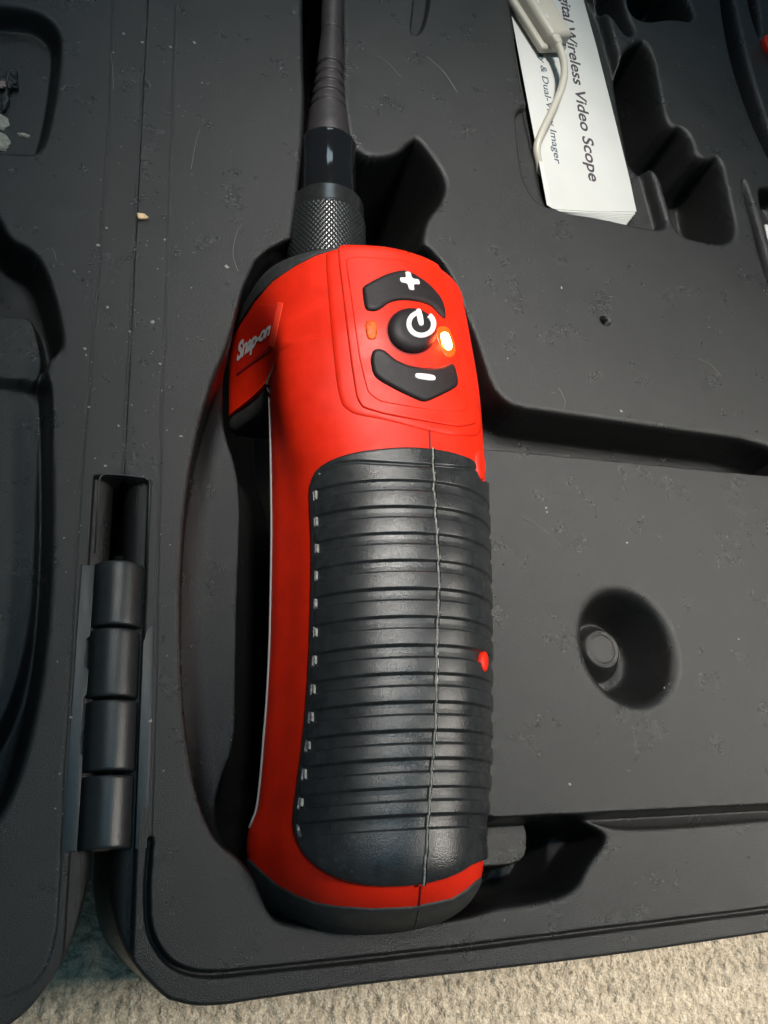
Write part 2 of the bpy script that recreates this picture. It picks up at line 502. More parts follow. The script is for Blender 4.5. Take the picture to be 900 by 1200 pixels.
def case_height(X, Y):
    h = np.zeros(X.shape)
    # gentle unevenness of the blow-moulded skin
    h += 0.22 * np.sin(X / 23.0 + 1.3 * np.sin(Y / 41.0)) * np.cos(Y / 31.0)
    # --- base
    h = carve(h, X, Y, TROUGH, -7, 9)
    h = carve(h, X, Y, POCKET, -24, 3.5, 2.3, None, (7, 11))
    h = carve(h, X, Y, HOLE2, -34, 6.0)
    h = carve(h, X, Y, TOOLHOLE, -56, 5.0, 1.6)
    h = h - 1.0 * np.clip(-sd_local(X, Y, TOOLHOLE, 1) - 3.0, 0, 24)
    # soft blend so the pocket wall leans
    h = raise_(h, X, Y, BLOCK, -9, 2.5)
    h = carve(h, X, Y, CHANNEL, -62, 7.0, 2.6)
    h = raise_(h, X, Y, PANEL, DECK, 2.4)
    d = np.hypot((X - c_dim[0]) / 1.0, (Y - c_dim[1]) / 1.05) - 21.6
    h = carve(h, X, Y, None, -17, 9.0, 5.0, d - 1.6)
    d = np.hypot(X - c_boss[0], Y - c_boss[1])
    t = sm(1 - (d - 6.4) / 5.5); h = np.maximum(h, h * (1 - t) + (-9) * t)
    h -= 0.7 * np.exp(-((d - 5.9) / 0.5)**2)
    c = P(709, 376); d = np.hypot(X - c[0], Y - c[1]); h = h - 14 * sm((2.5 - d) / 0.9)
    h = carve(h, X, Y, LEDGE3, -4.0, 1.2)
    h = carve(h, X, Y, BOOK, -7.5, 2.5)
    h = carve(h, X, Y, RP1, -34, 5.0)
    h = carve(h, X, Y, RP0, -30, 6.0)
    h = carve(h, X, Y, RP2, -20, 6.0)
    h = carve(h, X, Y, RG1, -16, 5.0)
    h = carve(h, X, Y, RG2, -12, 2.5)
    h = carve(h, X, Y, RG3, -9, 2.0)
    h = carve(h, X, Y, RG4, -14, 3.0)
    h = carve(h, X, Y, LOW, -4, 1.0, 1.5)
    # --- lid
    h = carve(h, X, Y, L1, -9, 3.6)
    h = carve(h, X, Y, L2, -20, 3.5, 2.3, None, (5, 8))
    h = raise_(h, X, Y, L2IN, -10, 3.5)
    h = raise_(h, X, Y, L2LOW, -14, 5.0)
    # --- creases and seal groove
    wig = 0.12 * np.sin(Y / 3.1) + 0.1 * np.sin(Y / 7.3)
    h = line_groove(h, X, Y, CREASE_R, 0.3, 0.5)
    h = line_groove(h, X, Y, CREASE_L, 0.3, 0.45)
    h = line_groove(h, X, Y, GROOVE, 0.85, 3.0)
    # raised flash along the hinge line
    m = Y > Y_SLOT
    h += np.where(m, 0.55 * np.exp(-((X - 21.0 + wig) / 0.28)**2), 0)
    # outer band beyond the seal groove sits lower
    # --- rounded shoulders down into the hinge gap
    gapmask = sm((Y_SLOT + 0.1 - Y) / 0.9)
    for sgn, x0 in ((1, 19.0), (-1, 22.8)):
        side = (X < 20.9) if sgn > 0 else (X >= 20.9)
        wdt = 6.9 + 0 * X
        dd = (x0 - X) * sgn
        t = np.clip(1 - dd / wdt, 0, 1.2)
        fall = 9.0 * (1 - np.sqrt(np.clip(1 - np.clip(t, 0, 1)**2, 0, 1)))
        step = 2.2 * sm((6.9 - dd) / 0.7)
        h = np.where(side, h - (fall * 0.9 + step) * gapmask * (Y > -40), h)
    return h


def spacing(a, b, fine, coarse, start):
    xs = [a]
    while xs[-1] < b:
        x = xs[-1]
        s = fine if x < start else fine + (coarse - fine) * (x - start) / (b - start)
        xs.append(x + s)
    return np.array(xs)


def shell(name, outline, xs, ys, mat_, parent, skirt_rng, draft):
    X, Y = np.meshgrid(xs, ys)
    d, nx, ny = sdf_poly(X, Y, outline, True, True)
    out = d > 0
    X2 = np.where(out & (d < 2), nx, X); Y2 = np.where(out & (d < 2), ny, Y)
    h = case_height(X2, Y2)
    fr = np.where((np.abs(X2 - 21.5) < 3) & (Y2 > Y_SLOT), 0.28, 1.1)
    h = h - 0.9 * fr * (1 - np.sqrt(np.clip(1 - np.clip(1 + np.minimum(d, 0) / fr, 0, 1)**2, 0, 1)))
    ins = ~out
    keep = ins[:-1, :-1] | ins[:-1, 1:] | ins[1:, 1:] | ins[1:, :-1]
    keep &= (d[:-1, :-1] < 2) & (d[:-1, 1:] < 2) & (d[1:, 1:] < 2) & (d[1:, :-1] < 2)
    V = np.stack([X2, Y2, h], -1).reshape(-1, 3)
    o = np_mesh(name, V, grid_quads(len(ys), len(xs), keep), mat_, parent)
    # outer walls
    ol = []
    for i in range(len(outline)):
        a = outline[i]; b = outline[(i + 1) % len(outline)]
        n = max(1, int(np.hypot(*(b - a)) / 1.0))
        for k in range(n): ol.append(a + (b - a) * k / n)
    ol = np.array(ol)
    hh = case_height(ol[:, 0], ol[:, 1]) - 1.0
    tn = np.roll(ol, -1, 0) - np.roll(ol, 1, 0); tn /= np.linalg.norm(tn, axis=1)[:, None] + 1e-9
    nrm = np.stack([tn[:, 1], -tn[:, 0]], 1)
    area = np.sum(outline[:, 0] * np.roll(outline[:, 1], -1) - np.roll(outline[:, 0], -1) * outline[:, 1])
    if area < 0: nrm = -nrm
    rows = []
    for k, f in enumerate([0, 0.03, 0.3, 0.6, 0.97, 1.0]):
        z = hh + (ZG + 0.4 - hh) * f
        off = -draft * f - (1.5 if k == 5 else 0)
        rows.append(np.column_stack([ol + nrm * off, z]))
    V = np.vstack(rows); n = len(ol)
    i = np.arange(5)[:, None] * n; j = np.arange(n)[None]; j2 = (j + 1) % n
    q = np.stack([i + j, i + j2, i + n + j2, i + n + j], -1).reshape(-1, 4)
    np_mesh('outer_wall', V, q, mat_, o)
    return o


case = empty('tool_case')
tag(case, 'open black moulded plastic case lying flat around the red tool', 'tool case')
ys = spacing(-52, 505, 0.42, 1.1, 230)
base = shell('base_shell', base_out, spacing(20.8, 418, 0.42, 1.1, 170), ys, M_case, case, None, 1.5)
lid = shell('lid_shell', lid_out, spacing(-45, 23, 0.42, 0.42, 100), ys[ys < 380], M_case, case, None, 1.5)


# hinge: plates beside the barrels, barrels, pin
def box_poly(x0, x1, y0, y1):
    return [(x0, y0), (x1, y0), (x1, y1), (x0, y1)]


AXX = lambda y: 21.4
for k, (p0, p1) in enumerate([(657, 732), (736, 816), (820, 903), (908, 995)]):
    y1 = P(138, p0, 1.2)[1]; y0 = P(130, p1, 1.2)[1]
    r = 7.9
    n = 15
    yy = np.concatenate([[y0, y0 + .15, y0 + .5], np.linspace(y0 + 1, y1 - 1, n), [y1 - .5, y1 - .15, y1]])
    rr = np.concatenate([[r - .6, r - .25, r - .05], np.full(n, r), [r - .05, r - .25, r - .6]])
    cx = 21.6 - 0.25 * (k % 2)
    tube('hinge_barrel', np.column_stack([np.full(len(yy), cx), yy, np.full(len(yy), -5.6)]), rr, M_hinge, case, 48)
    # solid web that ties this barrel to its own shell
    if k % 2:
        bp = box_poly(9.5, 16.5, y0 + 0.3, y1 - 0.3)
    else:
        bp = box_poly(26.5, 30.5, y0 + 0.3, y1 - 0.3)
# flat plates left and right of the barrels
ya = P(130, 997, 0)[1]; yb = P(138, 664, 0)[1]
prism('hinge_plate', [(10.2, ya), (14.2, ya + .4), (14.2, P(0, 905, 0)[1] * 0 + 36), (13.4, 37), (13.4, 52), (14.2, 53), (14.4, 60), (13.2, 61), (13.2, 69), (14.2, 70), (14.3, yb), (10.4, yb)], -9, 0.2, M_hinge, case, 0.25)
prism('hinge_plate', [(29.0, ya), (32.2, ya), (32.2, yb - 18), (31.0, yb - 18), (29.9, yb - 19.5), (29.4, yb - 22), (29.0, yb - 23)], -9, 0.15, M_hinge, case, 0.25)
tube('hinge_pin', [(21.5, ya + 1, -5.6), (21.5, yb + 5, -5.6)], 1.6, M_gloss, case, 16)

tube('moulding_flash', np.array([(14.0, 95.5, .12), (14.0, 119.5, .15), (14.4, 120.9, .2), (15.6, 121.75, .22), (21.0, 121.95, .3), (27.6, 121.8, .22), (28.9, 121.0, .2), (29.3, 119.6, .15), (29.3, 92, .1)]), 0.26, M_hinge, case, 8)

# ------------------------------------------------------------------ the red hand tool
FB = ([440, 455, 500, 560, 620, 700, 760, 820, 858, 935, 952, 962, 972, 985, 1003, 1030],
      [315, 315.5, 317, 318, 318.5, 317.5, 316, 313, 310, 303, 300, 296, 292, 290, 290, 300])
RB = ([300, 450, 520, 564, 607, 713, 780, 858, 935, 967, 1000, 1040],
      [334, 332, 350, 361, 364, 363, 362, 357, 347, 343, 338, 332])
SEAM = ([280, 340, 420, 500, 530, 560, 600, 650, 690, 720, 760, 800, 850, 900, 940, 980, 1040, 1062, 1089],
        [462, 475, 492, 503, 504.5, 506, 508, 511, 512, 511, 509.5, 509, 508, 504, 501, 498, 493, 491, 485])
RS = ([290, 315, 340, 380, 430, 500, 540, 600, 650, 700, 775, 850, 900, 950, 1000, 1033],
      [518, 525, 531, 539, 548, 560, 564, 565.5, 566.5, 567.5, 568, 567.5, 566.5, 563.5, 559, 554])


def solve_x(curve, Y, z, x0):
    x = x0
    for _ in range(12):
        p = proj(np.array([x, Y, z]))
        x += (float(herm(curve[0], curve[1], p[1])) - p[0]) * 0.26
    return x


YT = np.arange(6.0, 208.01, 1.0)
HEAD0, HEAD1 = 163.0, 171.5
Y_TIP = 206.0
K = 13
ctrl = np.zeros((len(YT), K, 2))
head = [(63.9, -40.5), (63.3, -17), (65.6, 2), (73.5, 17), (87.4, 26.5), (106, 30.8), (126, 27.5), (139, 16), (143, 0), (141, -17), (128, -36), (100, -45), (75, -44)]
for i, Y in enumerate(YT):
    xl = solve_x(FB, Y, -13, 70); xs_ = solve_x(RB, Y, 10, 80); xm = solve_x(SEAM, Y, 27, 112); xr = solve_x(RS, Y, 4, 143)
    hd = [(xl, -13), ((xl + xs_) / 2 - 0.7, -1.5), (xs_, 10.0), (xs_ + .24 * (xm - xs_), 19.5), (xs_ + .60 * (xm - xs_), 25.2), (xm, 27), (xm + .45 * (xr - xm), 24.3),
          (xm + .84 * (xr - xm), 15), (xr, 2), (xr - 3, -13), (xr - 16, -25), ((xl + xr) / 2, -28), (xl + 9, -25)]
    hy = float(sm((Y - 156) / 50.0))
    t = float(sm((Y - 140) / 35.0)); ts = float(sm((Y - 169.3) / 1.2))
    for k in range(K):
        a = np.array(hd[k]); b = np.array(head[k])
        if k in (8,):
            b = np.array([solve_x(RS, Y, 4, 143), 0.0])
        if k in (7, 9):
            b = np.array([solve_x(RS, Y, 4, 143) - (4 if k == 7 else 2), b[1]])
        if k == 0: b = np.array([63.2, -41.0])
        if k == 1: b = np.array([71.4, -17.0]) * (1 - hy) + np.array([63.3, -17]) * hy
        if k == 2: b = a * (1 - hy) + np.array([66.0, 4.0]) * hy
        tt = ts if k in (0, 1, 11, 12, 10) else t
        if k == 2: tt = 1.0
        ctrl[i, k] = a * (1 - tt) + b * tt
# smooth along the length, but keep the step of the head's foot crisp
ker = np.array([1, 4, 6, 4, 1.]) / 16
for _ in range(5):
    for k in range(K):
        if k in (0, 1, 10, 11, 12):
            continue
        pad = np.vstack([ctrl[:1, k], ctrl[:1, k], ctrl[:, k], ctrl[-1:, k], ctrl[-1:, k]])
        ctrl[:, k] = sum(ker[j] * pad[j:j + len(YT)] for j in range(5))
A = np.zeros((K, K))
for i in range(K):
    A[i, i] = 4 / 6; A[i, (i - 1) % K] = 1 / 6; A[i, (i + 1) % K] = 1 / 6
Ai = np.linalg.inv(A)
BC = np.einsum('kj,njc->nkc', Ai, ctrl)
END_C = np.array([102.0, -8.0])


def S(u, y):
    """skin of the tool: u in control-point units round the section, y along it (mm)"""
    u = np.asarray(u, float); y = np.asarray(y, float)
    yc = np.clip(y, 8.0, YT[-1] - 1e-6)
    fy = (yc - YT[0]); j = np.clip(fy.astype(int), 0, len(YT) - 2); ty = fy - j
    ui = np.floor(u).astype(int); t = u - ui
    w = [(1 - t)**3 / 6, (3 * t**3 - 6 * t**2 + 4) / 6, (-3 * t**3 + 3 * t**2 + 3 * t + 1) / 6, t**3 / 6]
    r = 0
    for m in range(4):
        kk = (ui - 1 + m) % K
        c = BC[j, kk] * (1 - ty)[..., None] + BC[j + 1, kk] * ty[..., None]
        r = r + w[m][..., None] * c
    e = np.clip((8.0 - y) / 23.0, 0, 1)
    s = (1 - e**2.6)**(1 / 2.6)
    e2 = np.clip((y - (Y_TIP - 3.0)) / 3.2, 0, 1)
    s = s * (1 - 0.035 * (1 - np.sqrt(1 - np.clip(e2, 0, 1)**2 * 0.98)))
    # the lower edge of the foot follows the photo: the left end rounds off sooner
    r = END_C + (r - END_C) * s[..., None]
    return np.stack([r[..., 0], y, r[..., 1]], -1)


def Snorm(u, y):
    e = 0.02; ey = 0.3
    a = S(u + e, y) - S(u - e, y)
    b = S(u, np.clip(y + ey, -14.9, Y_TIP)) - S(u, np.clip(y - ey, -14.9, Y_TIP))
    n = np.cross(a, b)
    n /= np.linalg.norm(n, axis=-1)[..., None] + 1e-12
    return n


# orientation: make normals point outwards
_n = Snorm(np.array([5.0]), np.array([100.0]))[0]
NS = 1.0 if _n[2] > 0 else -1.0

tool = empty('inspection_scope_handset')
tag(tool, 'red handheld video scope with black ribbed rubber grip lying in the case', 'video scope')

yb_ = np.concatenate([-15 + 23 * (1 - np.cos(np.linspace(0.02, np.pi / 2, 60))), np.arange(8.5, 168, 0.6), np.arange(168, 173, 0.15), np.arange(173, Y_TIP - 3, 0.6), Y_TIP - 3 + 3.0 * np.sin(np.linspace(0.05, np.pi / 2, 14))])
ub = np.linspace(0, K, 521)[:-1]
UB, YB = np.meshgrid(ub, yb_)
VB = S(UB, YB)
nu, nv = len(ub), len(yb_)
i = np.arange(nv - 1)[:, None] * nu; j = np.arange(nu)[None]; j2 = (j + 1) % nu
qb = np.stack([i + j, i + j2, i + nu + j2, i + nu + j], -1).reshape(-1, 4)
body = np_mesh('housing', VB.reshape(-1, 3), qb, M_red, tool)
# end cap
cap = VB[-1]
cc = cap.mean(0)
rings = [cc + (cap - cc) * s for s in (1.0, 0.9, 0.6, 0.3, 0.02)]
Vc = np.vstack(rings); Vc[nu:, 1] += 0.6
i = np.arange(4)[:, None] * nu
qc = np.stack([i + j, i + j2, i + nu + j2, i + nu + j], -1).reshape(-1, 4)
np_mesh('end_cap', Vc, qc, M_rubber2, tool)

# lookup: photo pixel -> (u, y) on the camera side of the skin
ul = np.linspace(-0.3, 9.0, 180); yl = np.concatenate([np.linspace(-14.5, 8, 40), np.linspace(8.5, Y_TIP - 0.2, 240)])
UL, YL = np.meshgrid(ul, yl)
VL = S(UL, YL); NL = Snorm(UL, YL) * NS
CAMP = np.array([0, 0, CAM_H])
face = np.einsum('ijk,ijk->ij', NL, CAMP - VL) > 0
PL = proj(VL)[face]; ULf = UL[face]; YLf = YL[face]
_g = {}
for n_, (a, b) in enumerate((PL // 6).astype(int)):
    _g.setdefault((a, b), []).append(n_)


def find_uy(pts):
    pts = np.asarray(pts, float); U = np.zeros(len(pts)); Yv = np.zeros(len(pts))
    for n_, p in enumerate(pts):
        a, b = int(p[0] // 6), int(p[1] // 6)
        r = 1; cand = []
        while not cand and r < 12:
            for da in range(-r, r + 1):
                for db in range(-r, r + 1):
                    cand += _g.get((a + da, b + db), [])
            r += 1
        cand = np.array(cand)
        k = cand[np.argmin(((PL[cand] - p)**2).sum(1))]
        U[n_] = ULf[k]; Yv[n_] = YLf[k]
    u0, y0 = U.copy(), Yv.copy()
    for _ in range(5):
        p0 = proj(S(U, Yv)); pu = proj(S(U + 0.01, Yv)); py_ = proj(S(U, Yv + 0.05))
        Ju = (pu - p0) / 0.01; Jy = (py_ - p0) / 0.05
        e = pts - p0
        det = Ju[:, 0] * Jy[:, 1] - Ju[:, 1] * Jy[:, 0]
        det = np.where(abs(det) < 1e-3, 1e-3, det)
        du = (e[:, 0] * Jy[:, 1] - e[:, 1] * Jy[:, 0]) / det
        dy = (Ju[:, 0] * e[:, 1] - Ju[:, 1] * e[:, 0]) / det
        U = U + np.clip(du, -0.1, 0.1); Yv = np.clip(Yv + np.clip(dy, -1, 1), -14.9, Y_TIP)
    bad = (abs(U - u0) > 0.5) | (abs(Yv - y0) > 5)
    U = np.where(bad, u0, U); Yv = np.where(bad, y0, Yv)
    return U, Yv


def drop(pts, off=0.0):
    U, Yv = find_uy(pts)
    n = Snorm(U, Yv) * NS
    return S(U, Yv) + n * np.reshape(off, (-1, 1))


def patch_px(name, poly, mat_, parent, height, bevel=2.0, step=0.7, base=-0.35, extra=None):
    """piece lying on the skin: outline measured in the photo, raised by height mm with a rounded rim of bevel px"""
    poly = np.asarray(poly, float)
    lo = poly.min(0) - 2; hi = poly.max(0) + 2
    xs = np.arange(lo[0], hi[0] + step, step); ys_ = np.arange(lo[1], hi[1] + step, step)
    X, Y = np.meshgrid(xs, ys_)
    d, nx, ny = sdf_poly(X, Y, poly, True, True)
    o = d > 0
    nr = o & (d < step * 1.8)
    X2 = np.where(nr, nx, X); Y2 = np.where(nr, ny, Y)
    ins = ~o
    keep = ins[:-1, :-1] | ins[:-1, 1:] | ins[1:, 1:] | ins[1:, :-1]
    use = d < step * 1.8
    keep &= use[:-1, :-1] & use[:-1, 1:] & use[1:, 1:] & use[1:, :-1]
    dd = np.clip(-d, 0, None)
    if bevel > 0:
        t = np.clip(dd / bevel, 0, 1)
        off = base + (height - base) * np.sqrt(1 - (1 - t)**2)
    else:
        off = np.full(d.shape, float(height))
    if extra is not None:
        off = off + extra(X2, Y2)
    V = np.zeros(X.shape + (3,))
    V[use] = drop(np.stack([X2[use], Y2[use]], -1), off[use])
    return np_mesh(name, V.reshape(-1, 3), grid_quads(len(ys_), len(xs), keep), mat_, parent)


# rubber grip: an overmoulded sleeve on the same skin, with moulded cross ribs
GRIP = chaikin([(363, 575), (364.5, 564), (372, 549), (390, 538), (415, 530), (451, 525.5), (479, 524), (504, 525.6), (529, 530), (548, 536.5), (555.5, 541), (557.5, 553), (561, 562), (566, 565),
                (600, 556), (640, 556), (640, 995), (600, 998), (557, 1010), (530, 1027), (491, 1037), (444, 1039), (405, 1033), (378, 1021), (359, 1005), (348.5, 987), (343.5, 967), (347, 935), (357, 858),
                (363, 780), (365, 700), (366, 640)], 1)
NOTCH = [581, 612, 643, 675, 708, 741, 774.5, 807.5, 841, 874.5, 907.6, 941, 974]
NX = herm(RB[0], RB[1], np.array(NOTCH, float)) + 11
NU, NY = find_uy(np.column_stack([NX, NOTCH]))
ur, yr = np.arange(1.2, 10.6, 0.018), np.arange(-9, 152, 0.3)
UR, YR = np.meshgrid(ur, yr)
VR = S(UR, YR); NR = Snorm(UR, YR) * NS
PR = proj(VR)
DG = sdf_poly(PR[..., 0], PR[..., 1], GRIP)
# points on the far side: keep their distance measured along the length only
dmm = -DG * 0.26


def rib_groove(U, Y, dpx, seamd=None):
    g_ = np.zeros(U.shape)
    for yn in NY:
        lean = 0.0
        a = np.abs(Y - yn - lean)
        g_ = np.maximum(g_, sm((1.9 - a) / 0.25))
    return g_


leftd = sdf_poly(PR[..., 0], PR[..., 1], GRIP)
inner = sm((-leftd - 6.5) / 1.0)
ridge = np.zeros(UR.shape)
gr = rib_groove(UR, YR, DG) * inner
# bulge of each land between two grooves
ph = np.interp(YR, NY[::-1], np.arange(len(NY))[::-1].astype(float))
bul = 0.2 * np.cos((ph % 1.0 - 0.5) * np.pi) * inner * ((YR < NY[0]) & (YR > NY[-1]))
top_line = [(378, 556), (395, 545), (420, 543), (505, 548), (560, 552)]
lf = sdf_poly(PR[..., 0], PR[..., 1], np.array(top_line, float), False)
off = -0.6 + 2.0 * np.sqrt(1 - (1 - np.clip(dmm / 0.9, 0, 1))**2) - (1.0 - 0.55 * sm((UR - 6.0) / 1.2)) * gr + bul - 0.5 * sm(1.3 - lf / 2.0)
off = np.where(DG > 0, -0.6 - 0.05 * np.clip(DG, 0, 10), off)
ins = DG < 4
keep = ins[:-1, :-1] & ins[:-1, 1:] & ins[1:, 1:] & ins[1:, :-1]
VG = VR + NR * off[..., None]
grip = np_mesh('rubber_grip', VG.reshape(-1, 3), grid_quads(len(yr), len(ur), keep), M_rubber, tool)

# notch ends: small end walls of the grooves, their caught light painted pale grey
for k in range(len(NY)):
    cx = NX[k] - 2.2; cy = NOTCH[k]
    jx, j0, j1 = random.uniform(-.5, .5), random.uniform(-1.2, .8), random.uniform(-.8, 1.2)
    patch_px('rib_notch', [(cx - 1.5, cy - 5.2 + j0), (cx + 1.5 + jx, cy - 4.8 + j0), (cx + 1.4 + jx, cy + 5.0 + j1), (cx - 1.6, cy + 5.3 + j1)], M_notch, grip, 1.15, 0.8, 0.6, base=0.3)


def grip_off(X, Y):
    U, Yv = find_uy(np.column_stack([X.ravel(), Y.ravel()]))
    Yv = Yv.reshape(X.shape); U = U.reshape(X.shape)
    return Yv


# black foot bumper and head collar share the skin
def region(name, poly, mat_, u0, u1, y0, y1, height, du=0.02, dy=0.35, rim=0.6, base=-0.5):
    u_ = np.arange(u0, u1, du)
    y_ = y0 + (y1 - y0) * (np.arange(0, 1.0001, dy / (y1 - y0)))
    if y0 < -10:
        y_ = np.concatenate([-15 + 23 * (1 - np.cos(np.linspace(0.01, np.pi / 2, 220)))])
        y_ = y_[y_ < y1]
    U, Y = np.meshgrid(u_, y_)
    V = S(U, Y); N = Snorm(U, Y) * NS
    if y0 < -10:
        dr = V - np.array([END_C[0], 8.0, END_C[1]]); 
    p = proj(V)
    D = sdf_poly(p[..., 0], p[..., 1], poly)
    o_ = base + (height - base) * np.sqrt(1 - (1 - np.clip(-D * 0.26 / rim, 0, 1))**2)
    k_ = D < 3
    keep = k_[:-1, :-1] & k_[:-1, 1:] & k_[1:, 1:] & k_[1:, :-1]
    V = V + N * o_[..., None]
    return np_mesh(name, V.reshape(-1, 3), grid_quads(len(y_), len(u_), keep), mat_, tool)


FOOT = np.array([(270, 1003), (290, 1004), (308, 1021), (325, 1036), (347, 1048), (370, 1057), (394, 1061), (437, 1064), (483, 1062), (530, 1052), (546, 1042), (557, 1032), (600, 1005), (700, 1150), (400, 1250), (200, 1150)], float)
region('foot_bumper', FOOT, M_rubber2, 0, 13.0, -15, 7.5, 0.5, 0.01)
COLLAR = np.array([(395, 240), (396.5, 294), (383, 296), (370, 300), (345, 313), (320, 330), (300, 352), (285, 375), (277, 388), (270, 402), (200, 402), (200, 240)], float)
region('head_collar', COLLAR, M_rubber2, -0.9, 5.5, 190, Y_TIP - 0.15, 0.45, 0.02, 0.3, 0.4)

# black rear cover under the housing, showing below the head and along the handle
y_ = np.concatenate([np.arange(2, 163.5, 1.5), np.arange(163.5, 206, 0.7)])
u_ = np.linspace(0, K, 261)[:-1]
U, Y = np.meshgrid(u_, y_)
Vr = S(U, np.where(Y > 163.6, np.maximum(Y, 171.5), Y))
Vr[..., 1] = Y
hm = (Y > 163.6)
cen = np.array([102.0, -12.0])
sc = np.where(hm, 0.985, 0.90)
for a, c_ in ((0, cen[0]), (2, cen[1])):
    Vr[..., a] = c_ + (Vr[..., a] - c_) * sc
ed = np.clip((168.5 - Y) / 5.0, 0, 1)
sc2 = np.where(hm, 1 - 0.14 * (1 - np.sqrt(1 - np.clip(ed, 0, 1)**2)), 1)
for a, c_ in ((0, cen[0]), (2, cen[1])):
    Vr[..., a] = c_ + (Vr[..., a] - c_) * sc2
Vr[..., 2] = np.where(hm, np.minimum(Vr[..., 2] - 2.5, np.where(Y < 169.6, -11.0, 50)), Vr[..., 2] - 6)
nn = len(u_)
i = np.arange(len(y_) - 1)[:, None] * nn; j = np.arange(nn)[None]; j2 = (j + 1) % nn
np_mesh('rear_cover', Vr.reshape(-1, 3), np.stack([i + j, i + j2, i + nn + j2, i + nn + j], -1).reshape(-1, 4), M_rubber2, tool)

# grey gasket line along the lower edge of the flank
yy = np.concatenate([np.arange(16, 169.0, 2.0)])
gl = S(np.full(len(yy), 0.02), yy); gl[:, 0] -= 0.15; gl[:, 2] -= 0.1
tube('gasket_line', gl, 0.42, M_trim, tool, 8)

# seam (flash line) over the grip, jogging a little at every rib
def seam_px(y):
    return herm(SEAM[0], SEAM[1], y)


ysx = np.arange(527.5, 1036, 1.0)
jog = np.array([0.7 * ((int((yv - 540) // 16.5)) % 2) - 0.35 for yv in ysx]); jog = np.convolve(np.pad(jog, 2, 'edge'), np.ones(3) / 3, 'valid')[1:-1]
su, sy = find_uy(np.column_stack([seam_px(ysx) + jog, ysx]))
gsv = np.zeros(len(sy))
for yn in NY: gsv = np.maximum(gsv, sm((1.95 - abs(sy - yn)) / 0.35))
ends = np.minimum(np.clip((ysx - 527) / 8, 0, 1), np.clip((1037 - ysx) / 8, 0, 1))
soff = 1.5 - 0.95 * gsv * 0.75
sp = S(su, sy) + Snorm(su, sy) * NS * soff[:, None]
tube('mould_seam', sp, 0.36 + 0.05 * rng.standard_normal(len(sp)), M_seam, grip, 8)
dk = S(su + 0.045, sy) + Snorm(su + 0.045, sy) * NS * (soff + 0.02)[:, None]
tube('mould_step', dk, 0.2, M_gloss, grip, 6)
for rngy, nm in ((np.arange(498, 527, 1.0), 'housing_seam'), (np.arange(1038, 1063, 1.0), 'housing_seam')):
    a, b = find_uy(np.column_stack([seam_px(rngy), rngy]))
    tube(nm, S(a, b) + Snorm(a, b) * NS * 0.02, 0.32, M_seamred, tool, 8)
ry = np.arange(1065, 1088, 1.0)
a, b = find_uy(np.column_stack([seam_px(ry), ry]))
tube('bumper_seam', S(a, b) + Snorm(a, b) * NS * 0.45, 0.3, M_rubber, tool, 8)

# red pips on the right edge
patch_px('red_pip', chaikin([(556, 528), (563, 526), (567.5, 540), (567.5, 558), (563, 565), (558.5, 558), (556.5, 545)], 2), M_red, tool, 1.1, 3, 0.6)
pip = ell(562.5, 776, 4.2, 12.5, 0.0, 30)
patch_px('red_pip', pip, M_red, tool, 2.3, 3, 0.5, base=0.6)

# ------------------------------------------------------------------ button panel
PANEL_T = chaikin([(394, 287.5), (430, 289), (470, 292), (508, 305), (521, 325), (530, 355), (541, 400), (553, 455), (558, 480), (556, 498), (536, 502), (500, 496), (450, 487), (424, 479), (417, 466), (410, 420), (403, 360)], 2, True, 0.12)
patch_px('button_panel', PANEL_T, M_red, tool, 1.0, 2.2, 0.9, base=0.1)
IN = chaikin([(404, 305), (420, 302), (470, 306), (505, 318), (514, 335), (530, 400), (545, 470), (545, 484), (500, 482), (445, 473), (430, 462), (420, 420), (410, 345)], 2, True, 0.12)
patch_px('panel_inlay', IN, M_red, tool, 1.18, 1.6, 0.9, base=0.75)
BH = 1.0
PLUS = [(424, 344), (424.5, 338), (450, 324), (466, 319.5), (474, 319), (483, 323), (500, 334), (514, 350), (518.5, 362), (520, 376), (515, 375), (503, 361), (488, 356), (470, 354), (455, 357), (444, 366), (437, 368), (427, 366)]
MINUS = [(433, 423), (436, 412), (443, 410), (450, 412), (462, 423), (478, 430), (497, 433), (515, 431), (527, 426), (531, 433), (534, 447), (533, 455), (515, 465), (498, 473), (490, 472), (465, 460), (437, 444)]
bp_ = patch_px('plus_button', chaikin(PLUS, 2, True, 0.2), M_button, tool, 2.2, 5.5, 0.6, base=0.95)
bm_ = patch_px('minus_button', chaikin(MINUS, 2, True, 0.2), M_button, tool, 2.2, 5.5, 0.6, base=0.95)


pw = patch_px('power_button', ell(481, 390, 28.5, 26, 0.35), M_button, tool, 3.7, 14, 0.6, base=0.9)
patch_px('power_button_rim', ell(481, 390.5, 30, 27.5, 0.35), M_seamred, tool, 1.22, 0.5, 0.8, base=1.1)


def glyph(name, polys, h, parent):
    for p in polys:
        patch_px(name, chaikin(p, 2, True, 0.2), M_white, parent, h, 0.7, 0.5, base=h - 0.5)


def rrect(c, a, la, b, lb):
    c = np.array(c, float); a = np.array(a, float); b = np.array(b, float); a /= np.linalg.norm(a); b /= np.linalg.norm(b)
    return [c + a * la + b * lb, c + a * la - b * lb, c - a * la - b * lb, c - a * la + b * lb]


def plus_poly(c, ax, ay, L, w):
    c = np.array(c, float); ax = np.array(ax, float) / np.linalg.norm(ax); ay = np.array(ay, float) / np.linalg.norm(ay)
    q = [(w, L), (w, w), (L, w), (L, -w), (w, -w), (w, -L), (-w, -L), (-w, -w), (-L, -w), (-L, w), (-w, w), (-w, L)]
    return [c + ax * x + ay * y for x, y in q]


